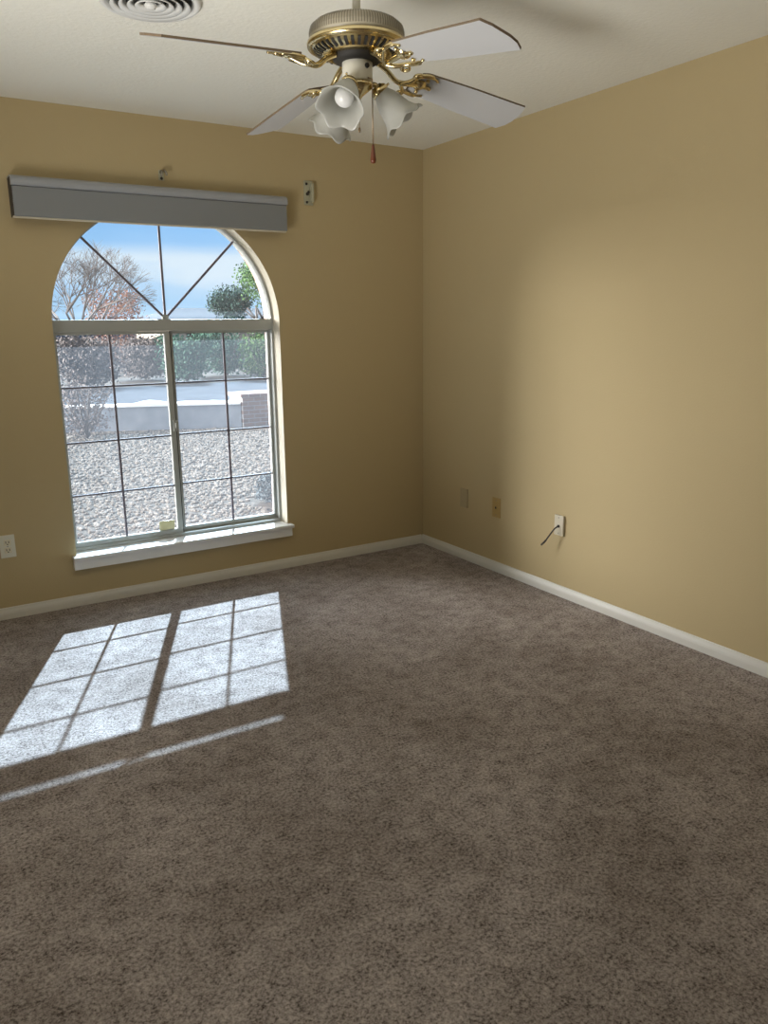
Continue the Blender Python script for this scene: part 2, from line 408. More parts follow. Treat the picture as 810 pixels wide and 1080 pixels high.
# upper arched light: bead, pane, three spokes and their hub
bm = bmesh.new()
A = arch_loop(0, R0 - FI - 0.0005, 1.465 - ZB, ZS - ZB)[1:-1]
A = [p for p in A if p[1] > 1.465 - ZB]
g = [bm.verts.new((p[0] * 0.998, 0.1175, p[1] - 0.0005)) for p in A]
bm.faces.new(g)
link_mesh('arched_pane', bm, M['glass_arch'], win)
hubx, hubz = -1.597, 1.470
for ang in (45, 90, 135):
    a = math.radians(ang); d = Vector((math.cos(a), 0, math.sin(a)))
    L = 0.0
    while (hubx + d.x * L - CX) ** 2 + (hubz + d.z * L - ZS) ** 2 < (R0 - FI) ** 2: L += 0.002
    bm = bmesh.new(); side = Vector((-d.z, 0, d.x)) * 0.0055
    p0 = Vector((hubx - CX, 0.112, hubz - ZB)) + d * 0.012; p1 = Vector((hubx - CX, 0.112, hubz - ZB)) + d * L
    vsq = []
    for y in (0.0, 0.011):
        for p in (p0 + side, p1 + side, p1 - side, p0 - side): vsq.append(bm.verts.new(p + Vector((0, y, 0))))
    for q in ((0, 1, 2, 3), (4, 5, 6, 7), (0, 1, 5, 4), (1, 2, 6, 5), (2, 3, 7, 6), (3, 0, 4, 7)): bm.faces.new([vsq[i] for i in q])
    link_mesh('spoke', bm, M['muntin'], win)
bm = bmesh.new(); lathe(bm, [(0.0, -0.003), (0.016, -0.003), (0.018, 0.0), (0.018, 0.014), (0.0, 0.014)], 20, origin=(hubx - CX, 0.110, hubz - ZB + 0.004), axis=(0, 1, 0))
link_mesh('spoke_hub', bm, M['vinyl'], win)
# two sashes
def sash(x0, x1, y0, y1, wl_, wr_, vx, glass_y):
    bm = bmesh.new(); z0, z1 = 0.2885, 1.4035; rail, top = 0.026, 0.014
    box(bm, x0, x0 + wl_, y0, y1, z0, z1); box(bm, x1 - wr_, x1, y0, y1, z0, z1)
    box(bm, x0 + wl_, x1 - wr_, y0, y1, z0, z0 + rail); box(bm, x0 + wl_, x1 - wr_, y0, y1, z1 - top, z1)
    bmesh.ops.translate(bm, verts=bm.verts, vec=(-CX, 0, -ZB))
    s = link_mesh('sash', bm, M['vinyl'], win)
    wbox('glass_pane', (x0 + wl_, x1 - wr_, glass_y, glass_y + 0.0001, z0 + rail, z1 - top), M['glass'], s)
    for z in (1.126, 0.842, 0.563):
        wbox('muntin', (x0 + wl_, x1 - wr_, glass_y - 0.009, glass_y - 0.001, z - 0.0045, z + 0.0045), M['muntin'], s)
    wbox('muntin', (vx - 0.0055, vx + 0.0055, glass_y - 0.010, glass_y - 0.0005, z0 + rail, z1 - top), M['muntin'], s)
    return s
sash(WL + FI, -1.588, 0.094, 0.118, 0.014, 0.028, -1.900, 0.110)
sash(-1.606, WR - FI, 0.121, 0.146, 0.042, 0.014, -1.273, 0.136)
wbox('sash_seam', (-1.5878, -1.583, 0.0965, 0.1205, 0.2895, 1.4030), M['slot'])  # dark strip drawn for the gap between the two sashes
bm = bmesh.new()
box(bm, -1.606 - CX, -1.578 - CX, 0.078, 0.0935, 0.865 - ZB, 0.925 - ZB, bev=0.004)
box(bm, -1.598 - CX, -1.586 - CX, 0.066, 0.078, 0.880 - ZB, 0.912 - ZB, bev=0.003)
link_mesh('sash_latch', bm, M['vinyl'], win)

# ------------------------------------------------------------------ valance shade over the window
X0, X1 = -2.318, -0.952
rs = thing('roller_shade', 'grey roller shade cassette with a rounded top lip above the arched window', 'shade', ((X0 + X1) / 2, 0, 2.0))
cx_ = (X0 + X1) / 2
def prof_mesh(name, prof, x0, x1, m, parent, zoff=2.0, smooth=False):
    bm = bmesh.new(); V = [[bm.verts.new((x - cx_, y, z - zoff)) for y, z in prof] for x in (x0, x1)]; n = len(prof)
    for k in range(n): bm.faces.new((V[0][k], V[0][(k + 1) % n], V[1][(k + 1) % n], V[1][k]))
    bm.faces.new(V[0]); bm.faces.new(V[1]); return link_mesh(name, bm, m, parent, smooth)
# front fascia panel
prof_mesh('fascia', [(-0.0865, 2.056), (-0.090, 2.052), (-0.090, 1.930), (-0.0875, 1.924), (-0.083, 1.924), (-0.083, 2.056)], X0 + 0.004, X1 - 0.004, M['shade'], rs)
# rounded lip along the top
lip = [(-0.083, 2.0565), (-0.094, 2.056), (-0.0985, 2.060), (-0.100, 2.068), (-0.099, 2.078), (-0.094, 2.089), (-0.086, 2.097), (-0.074, 2.101), (-0.001, 2.101), (-0.001, 2.096), (-0.074, 2.096), (-0.083, 2.091)]
prof_mesh('top_lip', lip, X0, X1, M['shade_lip_lit'], rs)
for xa in (X0 + 0.0005, X1 - 0.0035):
    prof_mesh('end_cap', [(-0.082, 2.094), (-0.001, 2.094), (-0.001, 1.926), (-0.082, 1.926)], xa, xa + 0.003, M['shade_dark'], rs)
bm = bmesh.new(); tube(bm, [(X0 + 0.006 - cx_, -0.045, 2.01 - 2.0), (X1 - 0.006 - cx_, -0.045, 2.01 - 2.0)], 0.027, 20)
link_mesh('fabric_roll', bm, M['fabric'], rs, True)
bm = bmesh.new(); box(bm, X0 - 0.002 - cx_, X1 - 0.006 - cx_, -0.0815, -0.066, 1.917 - 2, 1.9255 - 2, bev=0.002)
link_mesh('hem_bar', bm, M['fabric'], rs)

# ------------------------------------------------------------------ left-over curtain rod hardware
br = thing('curtain_bracket', 'cream curtain rod end bracket with dark screw holes, right of the shade', 'bracket', (-0.778, 0, 2.142))
bm = bmesh.new(); box(bm, -0.028, 0.028, -0.006, -0.0005, -0.064, 0.064, bev=0.004)
link_mesh('back_plate', bm, M['cream_metal'], br)
bm = bmesh.new(); box(bm, 0.008, 0.024, -0.030, -0.0062, -0.050, 0.050, bev=0.005)
link_mesh('flange', bm, M['cream_metal'], br)
for (x, z, s) in ((-0.012, 0.046, 0.007), (-0.012, -0.05, 0.007), (-0.008, -0.006, 0.009), (0.0, 0.004, 0.007)):
    bm = bmesh.new(); lathe(bm, [(0, 0.004), (s * .8, 0.003), (s, 0), (s, -0.003)], 14, origin=(x, -0.0095, z), axis=(0, -1, 0)); link_mesh('screw', bm, M['slot'], br, True)
cb = thing('curtain_hook', 'small metal centre hook for a curtain rod, on the wall above the shade', 'hook', (-1.600, 0, 2.168))
bm = bmesh.new(); box(bm, -0.014, 0.014, -0.004, -0.0005, -0.026, 0.024, bev=0.0015); link_mesh('hook_plate', bm, M['cream_metal'], cb)
bm = bmesh.new(); tube(bm, smooth_path([(-0.004, -0.003, 0.012), (-0.006, -0.028, 0.016), (-0.010, -0.046, 0.004), (-0.012, -0.040, -0.012)], 5), 0.0055, 8)
tube(bm, smooth_path([(0.004, -0.003, 0.012), (0.006, -0.028, 0.020), (0.012, -0.044, 0.008), (0.016, -0.040, -0.006)], 5), 0.0055, 8)
link_mesh('hook_arm', bm, M['steel'], cb, True)
bm = bmesh.new(); lathe(bm, [(0, 0.005), (0.006, 0.004), (0.0075, 0)], 12, origin=(0.0, -0.004, -0.016), axis=(0, -1, 0)); link_mesh('screw', bm, M['slot'], cb, True)

# ------------------------------------------------------------------ wall plates
def plate_on(axis, name, label, cat, loc, m, w=0.070, h=0.115, d=0.006, kind='plain'):
    t = thing(name, label, cat, loc)
    def L(u, out_, z): return (u, -out_, z) if axis == 'back' else (-out_, -u, z)
    def pbox(nm, u0, u1, o0, o1, z0, z1, mt, bev=0.0):
        a = L(u0, o0, z0); b = L(u1, o1, z1); bm = bmesh.new()
        box(bm, min(a[0], b[0]), max(a[0], b[0]), min(a[1], b[1]), max(a[1], b[1]), z0, z1, bev=bev)
        return link_mesh(nm, bm, mt, t)
    pbox('cover_plate', -w / 2, w / 2, 0.0005, d, -h / 2, h / 2, m, bev=0.0022)
    ax = (0, -1, 0) if axis == 'back' else (-1, 0, 0)
    def disc(nm, u, z, r, mt, o0=None, hh=0.0015):
        bm = bmesh.new(); lathe(bm, [(0, hh), (r * .8, hh), (r, 0), (r, -0.001)], 18, origin=L(u, o0 or d, z), axis=ax); return link_mesh(nm, bm, mt, t, True)
    if kind == 'duplex':
        for zc in (0.0195, -0.0195):
            pbox('socket', -0.0165, 0.0165, d + 0.0001, d + 0.0025, zc - 0.014, zc + 0.014, M['ivory'], bev=0.001)
            for u in (-0.0065, 0.0065): pbox('slot', u - 0.0016, u + 0.0016, d + 0.0026, d + 0.0030, zc - 0.003, zc + 0.008, M['slot'])
            disc('ground_hole', 0, zc - 0.0085, 0.003, M['slot'], d + 0.0026, 0.0005)
        disc('screw', 0, 0, 0.003, M['steel'])
    elif kind == 'jack':
        pbox('jack_housing', -0.010, 0.010, d + 0.0001, d + 0.003, -0.011, 0.011, m, bev=0.001)
        pbox('jack_opening', -0.006, 0.006, d + 0.0031, d + 0.0035, -0.006, 0.006, M['slot'])
        for z in (0.042, -0.042): disc('screw', 0, z, 0.0033, M['steel'])
    elif kind == 'coax':
        for z in (0.042, -0.042): disc('screw', 0, z, 0.0035, M['steel'])
        disc('grommet', 0, -0.004, 0.008, M['slot'], None, 0.006)
    else:
        for z in (0.021, -0.021): disc('screw', 0, z, 0.0035, m)
    return t
plate_on('back', 'wall_outlet', 'white duplex power outlet low on the window wall, cut by the left frame edge', 'outlet', (-2.506, 0, 0.374), M['white_plastic'], kind='duplex')
plate_on('right', 'blank_plate', 'blank cover plate painted the wall colour, nearest the room corner', 'wall plate', (0, -0.448, 0.387), M['painted_plate'], d=0.008)
plate_on('right', 'phone_plate', 'yellowish tan jack plate between the painted plate and the cable plate', 'wall plate', (0, -0.753, 0.384), M['tan_plate'], kind='jack')
plate_on('right', 'cable_plate', 'off-white wall plate on the right wall with a black cable poking out', 'wall plate', (0, -1.268, 0.387), M['old_white'], kind='coax', d=0.012, w=0.064, h=0.108)
cable = thing('coaxial_cable', 'short black cable stub drooping out of the off-white wall plate', 'cable', (0, -1.268, 0.383))
path = smooth_path([(-0.0185, 0.0, 0.0), (-0.034, 0.012, -0.018), (-0.046, 0.040, -0.064), (-0.050, 0.058, -0.090), (-0.052, 0.082, -0.114)], 6)
bm = bmesh.new(); tube(bm, path[:17], 0.0038, 10); link_mesh('cable_jacket', bm, M['cable'], cable, True)
bm = bmesh.new(); tube(bm, path[16:], 0.0052, 12); link_mesh('connector', bm, M['cable'], cable, True)

# small pale block standing on the window track
bm = bmesh.new(); box(bm, -0.043, 0.043, -0.0065, 0.0065, 0, 0.052, bev=0.005)
o = link_mesh('foam_block', bm, M['foam'], None, True); o.location = (-1.676, 0.1025, 0.3147)
tag(o, 'small pale yellow block standing on the lower sash rail beside the centre post', 'block')

# ------------------------------------------------------------------ ceiling vent
vt = thing('ceiling_vent', 'round white ceiling air diffuser with concentric rings', 'vent', (-2.033, -1.408, H))
nlathe('rim', [(0.161, -0.0005), (0.161, -0.006), (0.152, -0.014), (0.140, -0.012), (0.132, -0.0005)], M['vent'], vt, 64)
nlathe('duct', [(0.131, -0.001), (0.0, -0.0012)], M['dark'], vt, 48)
for r in (0.112, 0.086, 0.060, 0.036):
    nlathe('ring_vane', [(r - 0.010, -0.004), (r + 0.012, -0.022), (r + 0.013, -0.019), (r - 0.007, -0.003)], M['vent'], vt, 56, close=True)
nlathe('centre_cone', [(0.0, -0.028), (0.016, -0.024), (0.020, -0.016), (0.012, -0.004)], M['vent'], vt, 32)

# ------------------------------------------------------------------ ceiling fan
FX, FY = -1.658, -2.068
fan = thing('ceiling_fan', 'white and brass ceiling fan with four white blades and three frosted tulip lamps', 'ceiling fan', (FX, FY, H))
Z = lambda z: z - H
nlathe('canopy', [(0.066, -0.0005), (0.068, -0.010), (0.060, -0.040), (0.040, -0.062), (0.016, -0.070), (0.0, -0.070)], M['fan_white'], fan)
bm = bmesh.new(); tube(bm, [(0, 0, -0.06), (0, 0, Z(2.255))], 0.0115, 20); link_mesh('downrod', bm, M['fan_white'], fan, True)
nlathe('rod_collar', [(0.0, Z(2.268)), (0.013, Z(2.268)), (0.020, Z(2.260)), (0.028, Z(2.2485)), (0.0, Z(2.2485))], M['fan_white'], fan, 32)
mh = nlathe('motor_housing', [(0.0, Z(2.252)), (0.05, Z(2.250)), (0.095, Z(2.245)), (0.118, Z(2.239)), (0.130, Z(2.229)), (0.134, Z(2.215)), (0.134, Z(2.196)), (0.128, Z(2.192)), (0.0, Z(2.190))], M['fan_body'], fan, 64)
# louvred slots round the housing
bm = bmesh.new()
for k in range(110):
    a = 2 * math.pi * k / 110
    ca, sa = math.cos(a), math.sin(a); cx2, sx2 = -sa * 0.0017, ca * 0.0017
    prf = [(0.100, 2.2455), (0.1185, 2.2398), (0.1310, 2.2298), (0.1346, 2.217), (0.1346, 2.205)]
    L_ = [bm.verts.new((r * ca - cx2, r * sa - sx2, Z(z) + 0.0)) for r, z in prf]; R_ = [bm.verts.new((r * ca + cx2, r * sa + sx2, Z(z))) for r, z in prf]
    for i in range(len(prf) - 1): bm.faces.new((L_[i], L_[i + 1], R_[i + 1], R_[i]))
M['slot_tan'] = mat('housing_slots', (0.20, 0.17, 0.12), 0.5)
sl = link_mesh('housing_slots', bm, M['slot_tan'], mh)
bb = nlathe('brass_band', [(0.1345, Z(2.197)), (0.139, Z(2.194)), (0.141, Z(2.188)), (0.139, Z(2.181)), (0.132, Z(2.178)), (0.126, Z(2.180)), (0.124, Z(2.186))], M['brass'], fan, 64)
nlathe('bottom_pan', [(0.128, Z(2.181)), (0.118, Z(2.170)), (0.098, Z(2.162)), (0.078, Z(2.156)), (0.073, Z(2.160)), (0.0, Z(2.160))], M['brass'], fan, 64)
# ribbed openings underneath
bm = bmesh.new()
for k in range(40):
    a = 2 * math.pi * k / 40; ca, sa = math.cos(a), math.sin(a); w = 0.0042
    pr = [(0.124, 2.1745), (0.117, 2.1675), (0.099, 2.1605)]
    L_ = [bm.verts.new((r * ca + sa * w, r * sa - ca * w, Z(z))) for r, z in pr]; R_ = [bm.verts.new((r * ca - sa * w, r * sa + ca * w, Z(z))) for r, z in pr]
    for i in range(2): bm.faces.new((L_[i], L_[i + 1], R_[i + 1], R_[i]))
link_mesh('vent_slots', bm, M['dark'], fan)
nlathe('rotor', [(0.070, Z(2.160)), (0.068, Z(2.150)), (0.056, Z(2.143)), (0.0, Z(2.143))], M['dark'], fan, 48)
nlathe('switch_housing', [(0.040, Z(2.150)), (0.043, Z(2.146)), (0.043, Z(2.098)), (0.040, Z(2.092)), (0.0, Z(2.090))], M['fan_white'], fan, 40)
# reverse switch on the housing side that faces the camera
vt_ = Vector((-0.5127, -0.827, 0)).normalized(); vr_ = Vector((0.8484, -0.5292, 0)).normalized()
d_ = (vt_ * 0.75 + vr_ * 0.62).normalized()
bm = bmesh.new(); lathe(bm, [(0.0, 0.006), (0.006, 0.005), (0.007, 0.0), (0.007, -0.004)], 14, origin=tuple(d_ * 0.043 + Vector((0, 0, Z(2.128)))), axis=tuple(d_))
link_mesh('reverse_switch', bm, M['dark'], fan, True)
nlathe('light_fitter', [(0.041, Z(2.092)), (0.045, Z(2.088)), (0.044, Z(2.080)), (0.030, Z(2.070)), (0.014, Z(2.058)), (0.008, Z(2.048)), (0.011, Z(2.042)), (0.0, Z(2.034))], M['brass'], fan, 40)

DROOP, PITCH = math.radians(7.0), math.radians(15.0)
ROOT, TIP = 0.205, 0.618
for k in range(4):
    DROOP = math.radians((7.0, 7.0, 3.8, 9.0)[k]); PITCH = math.radians((15, 15, 16.4, 15)[k])
    a = math.radians(3.0 + 90 * k); d = Vector((math.cos(a), math.sin(a), 0)); p = Vector((-math.sin(a), math.cos(a), 0))
    dd = (d * math.cos(DROOP) + Vector((0, 0, -math.sin(DROOP)))); n0 = p.cross(dd) * -1; n0 = dd.cross(p)
    wv = (p * math.cos(PITCH) - n0 * math.sin(PITCH)).normalized(); nv = dd.cross(wv)
    base = Vector((0, 0, Z(2.151)))
    def B(r, w, h): return base + dd * r + wv * w + nv * h
    # arm: S-curved brass iron with scrolls ending in a three-pronged leaf under the blade
    bm = bmesh.new()
    tube(bm, smooth_path([base + d * 0.070 + Vector((0, 0, 0.004)), base + d * 0.100 + Vector((0, 0, -0.010)), base + d * 0.135 + Vector((0, 0, -0.034)), B(0.175, 0, -0.016), B(0.215, 0, -0.007), B(0.262, 0, -0.006)], 6), [0.008] * 12 + [0.0075] * 12 + [0.006] * 7, 10)
    for s in (-1, 1):
        tube(bm, smooth_path([B(0.150, 0, -0.024), B(0.170, s * 0.020, -0.022), B(0.196, s * 0.042, -0.010), B(0.232, s * 0.050, -0.006), B(0.262, s * 0.040, -0.006)], 6), [0.0065] * 20 + [0.004] * 5, 8)
        tube(bm, smooth_path([B(0.196, s * 0.042, -0.010), B(0.186, s * 0.055, -0.016), B(0.172, s * 0.052, -0.020), B(0.172, s * 0.040, -0.020), B(0.182, s * 0.036, -0.018)], 5), 0.005, 8)
    prof = [(0.0, -0.010), (0.012, -0.009), (0.020, -0.004), (0.022, 0.0)]
    lathe(bm, prof, 16, origin=tuple(B(0.222, 0, -0.0045)), axis=tuple(nv))
    for r, w in ((0.232, 0.030), (0.232, -0.030), (0.254, 0.0)):
        lathe(bm, [(0.0, -0.008), (0.004, -0.007), (0.006, -0.003), (0.006, 0.0)], 10, origin=tuple(B(r, w, -0.0045)), axis=tuple(nv))
    link_mesh('blade_arm', bm, M['brass'], fan, True)
    # blade: narrow root, wide tip with clipped corners
    outl = [(ROOT, -0.044), (ROOT + 0.02, -0.052), (0.40, -0.0625), (0.560, -0.067), (0.598, -0.069), (0.611, -0.040), (TIP, 0.012), (0.614, 0.040), (0.598, 0.069), (0.560, 0.067), (0.40, 0.0625), (ROOT + 0.02, 0.052), (ROOT, 0.044)]
    bm = bmesh.new(); V = [[bm.verts.new(B(r, w, h)) for r, w in outl] for h in (-0.003, 0.003)]; n = len(outl)
    bm.faces.new(V[0]); bm.faces.new(V[1])
    for i in range(n):
        f = bm.faces.new((V[0][i], V[0][(i + 1) % n], V[1][(i + 1) % n], V[1][i])); f.material_index = 1
    link_mesh('blade', bm, [M['blade'], M['blade_edge']], fan)

# light kit: three ruffled tulip shades on brass elbows
ang0 = {'towards': -1.92, 'right': 0.17, 'away': 2.27}
for key, va in ang0.items():
    h = (vr_ * math.cos(va) - vt_ * math.sin(va)).normalized()          # view angle: 0 = right, pi/2 = away
    ax = (h * 0.68 + Vector((0, 0, -0.74))).normalized()
    neck = h * 0.058 + Vector((0, 0, Z(2.079)))
    bm = bmesh.new()
    tube(bm, smooth_path([h * 0.020 + Vector((0, 0, Z(2.074))), h * 0.036 + Vector((0, 0, Z(2.088))), h * 0.052 + Vector((0, 0, Z(2.088))), neck + ax * 0.004], 5), 0.007, 10)
    lathe(bm, [(0.0, -0.010), (0.014, -0.008), (0.024, 0.002), (0.026, 0.014), (0.022, 0.016), (0.0, 0.012)], 24, origin=tuple(neck), axis=tuple(ax))
    for q in range(3):
        th = 2 * math.pi * q / 3; xx = ax.orthogonal().normalized(); yy = ax.cross(xx); dv = xx * math.cos(th) + yy * math.sin(th)
        tube(bm, [neck + ax * 0.010 + dv * 0.024, neck + ax * 0.010 + dv * 0.034], 0.003, 8)
    link_mesh('lamp_arm', bm, M['brass'], fan, True)
    prof = [(0.021, 0.010), (0.025, 0.020), (0.033, 0.035), (0.038, 0.050), (0.041, 0.066), (0.045, 0.082), (0.052, 0.097), (0.061, 0.108), (0.066, 0.112)]
    inner = [(r - 0.0025, hh) for r, hh in prof][::-1]
    P = prof + inner
    def ruf(i, t, r, hh, P=P):
        w = max(0.0, (hh - 0.070) / 0.042) ** 1.5
        return r * (1 + 0.05 * w * math.cos(6 * t)), hh + 0.006 * w * math.cos(6 * t)
    bm = bmesh.new(); lathe(bm, P, 72, origin=tuple(neck), axis=tuple(ax), ruffle=ruf)
    link_mesh('lamp_shade', bm, M['frosted'], fan, True)
    bm = bmesh.new(); lathe(bm, [(0.012, 0.012), (0.013, 0.030), (0.020, 0.045), (0.026, 0.060), (0.025, 0.074), (0.016, 0.086), (0.0, 0.090)], 28, origin=tuple(neck), axis=tuple(ax))
    link_mesh('bulb', bm, M['bulb'], fan, True)
# pull chains
cp = vr_ * 0.042 + vt_ * 0.030
bm = bmesh.new(); tube(bm, [cp + Vector((0, 0, Z(2.098))) - vr_ * 0.012, cp + Vector((0, 0, Z(2.094))), cp + Vector((0, 0, Z(2.08))), cp + Vector((0, 0, Z(1.922)))], 0.0018, 8)
ch = link_mesh('pull_chain', bm, M['chain'], fan, True)
nlathe('fob', [(0.0, 0.022), (0.003, 0.022), (0.0045, 0.015), (0.0075, -0.012), (0.0085, -0.020), (0.0065, -0.027), (0.0, -0.029)], M['wood_fob'], ch, 20, origin=tuple(cp + Vector((0, 0, Z(1.902)))))
cp2 = vr_ * 0.002 - vt_ * 0.050
bm = bmesh.new(); tube(bm, [cp2 + Vector((0, 0, Z(2.10))), cp2 + Vector((0, 0, Z(1.985)))], 0.0012, 6)
ch2 = link_mesh('pull_chain', bm, M['chain'], fan, True)
nlathe('chain_end', [(0.0, 0.008), (0.003, 0.006), (0.004, 0.0), (0.003, -0.006), (0.0, -0.008)], M['chain'], ch2, 14, origin=tuple(cp2 + Vector((0, 0, Z(1.980)))))

# ------------------------------------------------------------------ outdoors
G = -0.15
nbox('roof_eave', (XL, 1.2, 0.3005, 1.20, 2.397, 2.50), M['eave'], kind='structure')
nbox('ground', (-60, 120, 0.31, 120, G - 0.3, G - 0.025), M['dirt'], kind='structure')
bm = bmesh.new(); box(bm, -6, 12, 0.305, 9.6, G - 0.024, G); link_mesh('gravel_yard', bm, M['soil'], kind='structure')
bm = bmesh.new(); box(bm, -40, 60, 11.5, 18.0, G - 0.0245, G - 0.005); link_mesh('road', bm, M['asphalt'], kind='structure')
# loose stones
random.seed(5)
stone = vary(mat('river_stones', (0.4, 0.37, 0.34), 0.9), 9, (0.115, 0.098, 0.082), (0.215, 0.192, 0.168), 0.3, 0.7, 2)
stone.node_tree.nodes['Principled BSDF'].inputs['Specular IOR Level'].default_value = 0.06
vv, ff = [], []
bmi = bmesh.new(); bmesh.ops.create_icosphere(bmi, subdivisions=1, radius=1.0)
iv = [v.co.copy() for v in bmi.verts]; iff = [[v.index for v in f.verts] for f in bmi.faces]; bmi.free()
cnt = 0; BUSH = (-0.52, 7.95)
while cnt < 15000:
    y = random.uniform(0.6, 9.5); x = -2.905 + (y + 4.195) * random.uniform(0.10, 0.50)
    if random.random() > (y + 4.2) / 13.7: continue
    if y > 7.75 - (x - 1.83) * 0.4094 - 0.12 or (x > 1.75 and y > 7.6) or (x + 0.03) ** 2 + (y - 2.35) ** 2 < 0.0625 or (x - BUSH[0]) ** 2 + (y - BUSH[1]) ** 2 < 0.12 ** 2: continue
    s = random.uniform(0.012, 0.024) * (1.0 + 0.03 * y); a = random.uniform(0, 6.28); ca, sa = math.cos(a), math.sin(a)
    sx, sy, sz = s * random.uniform(0.8, 1.4), s * random.uniform(0.7, 1.1), s * random.uniform(0.5, 0.9)
    o0 = len(vv)
    for v in iv:
        j = 1 + random.uniform(-0.15, 0.15); X, Y = v.x * sx * j, v.y * sy * j
        vv.append((x + X * ca - Y * sa, y + X * sa + Y * ca, G + 0.3 * sz + v.z * sz * j))
    ff.extend([[i + o0 for i in f] for f in iff]); cnt += 1
me = bpy.data.meshes.new('gravel_stones'); me.from_pydata(vv, [], ff); me.materials.append(stone)
o = bpy.data.objects.new('gravel', me); C.objects.link(o); o['kind'] = 'stuff'
tag(o, 'loose pale river stones covering the yard outside the window', 'gravel')

# low white wall with a sunlit cap, ending at a brown brick pillar
A_, B_ = Vector((-2.2, 9.4, G)), Vector((1.83, 7.75, G)); dr = (B_ - A_).normalized(); nr = Vector((-dr.y, dr.x, 0))
if nr.y < 0: nr = -nr
def bar(bm, a, b, d0, d1, z0, z1):
    vsq = [bm.verts.new(q + nr * dd + Vector((0, 0, z))) for z in (z0, z1) for q, dd in ((a, d0), (b, d0), (b, d1), (a, d1))]
    for q in ((0, 1, 2, 3), (4, 5, 6, 7), (0, 1, 5, 4), (1, 2, 6, 5), (2, 3, 7, 6), (3, 0, 4, 7)): bm.faces.new([vsq[i] for i in q])
lw = thing('garden_wall', 'low pale block wall with a bright white cap beyond the gravel yard', 'wall', tuple(A_))
o0 = A_.copy(); a = A_ - o0; b2 = B_ - o0
bm = bmesh.new(); bar(bm, a, b2, 0, 0.2, 0.0, 0.37); link_mesh('wall_body', bm, M['block'], lw)
bm = bmesh.new()
n = 40; prevs = None
for i in range(n + 1):
    tt = i / n; q = a.lerp(b2, tt) + dr * (-0.0); hgt = 0.038 + 0.016 * max(0, math.sin(tt * 9)) + random.uniform(0, 0.012)
    if 0.62 < tt < 0.74: hgt += 0.05 * math.sin((tt - 0.62) / 0.12 * math.pi)
    cur = [bm.verts.new(q + nr * dd + Vector((0, 0, z))) for dd, z in ((-0.03, 0.371), (-0.03, 0.371 + hgt * 0.6), (0.04, 0.371 + hgt), (0.12, 0.371 + hgt), (0.20, 0.371 + hgt * .5), (0.20, 0.371))]
    if prevs:
        for k in range(6): bm.faces.new((prevs[k], prevs[(k + 1) % 6], cur[(k + 1) % 6], cur[k]))
    else: bm.faces.new(cur)
    prevs = cur
bm.faces.new(prevs); link_mesh('wall_cap', bm, M['cap'], lw)
bp_ = thing('brick_pillar', 'brown brick pier at the right end of the low pale wall', 'pillar', (1.85, 7.72, G))
bm = bmesh.new(); box(bm, 0.0, 0.62, 0.0, 0.55, 0.0, 0.47); link_mesh('pier_shaft', bm, M['brick_brown'], bp_)
bm = bmesh.new(); box(bm, -0.03, 0.65, -0.03, 0.58, 0.4705, 0.53, bev=0.012); link_mesh('pier_cap', bm, M['brick_brown'], bp_)

def leaf_cloud(bm, c, rad, n, size, squash=0.8, rnd=random):
    for _ in range(n):
        while True:
            v = Vector((rnd.uniform(-1, 1), rnd.uniform(-1, 1), rnd.uniform(-1, 1)))
            if v.length <= 1: break
        v = v * (0.55 + 0.45 * rnd.random()); p = Vector(c) + Vector((v.x * rad[0], v.y * rad[1], v.z * rad[2]))
        d = Vector((rnd.gauss(0, 1), rnd.gauss(0, 1), rnd.gauss(0, 1))).normalized(); e1 = d.orthogonal().normalized() * size * rnd.uniform(.6, 1.3); e2 = d.cross(e1).normalized() * size * rnd.uniform(.4, .8)
        bm.faces.new([bm.verts.new(p + q) for q in (-e1, -e2, e1, e2)])
def limbs(bm, p, d, L, r, depth, spread=0.55, tips=None):
    q = p + d * L; tube(bm, [p, (p + q) / 2 + Vector((random.uniform(-.04, .04), random.uniform(-.04, .04), 0)) * L, q], [r, r * .8, r * .62], 5, caps=False)
    if tips is not None: tips.append(q)
    if depth == 0: return
    for _ in range(3 if depth > 1 else 4):
        nd = (d + Vector((random.gauss(0, spread), random.gauss(0, spread), random.gauss(0.05, spread * .6)))).normalized()
        limbs(bm, q, nd, L * random.uniform(.62, .82), r * .58, depth - 1, spread, tips)
def tree(name, label, cat, x, y, h, crown_r, leafm, n, size, trunk_h, group=None):
    t = thing(name, label, cat, (x, y, G), group)
    bm = bmesh.new(); tips = []
    tube(bm, [(0, 0, 0), (0.03, 0.02, trunk_h)], [0.05 * h, 0.035 * h], 8)
    for k in range(5):
        aa = k * 1.256 + random.uniform(-.3, .3); limbs(bm, Vector((0.03, 0.02, trunk_h * random.uniform(.8, 1))), Vector((math.cos(aa) * .8, math.sin(aa) * .8, 0.9)).normalized(), crown_r * .55, 0.02 * h, 1, 0.5, tips)
    link_mesh('trunk', bm, M['bark'], t)
    bm = bmesh.new(); cz = h - crown_r * 0.8
    leaf_cloud(bm, (0, 0, cz), (crown_r, crown_r, crown_r * .8), n, size)
    for _ in range(5):
        aa = random.uniform(0, 6.28); leaf_cloud(bm, (math.cos(aa) * crown_r * .6, math.sin(aa) * crown_r * .6, cz + random.uniform(-.3, .4) * crown_r), (crown_r * .5,) * 3, n // 5, size)
    link_mesh('crown', bm, leafm, t); return t
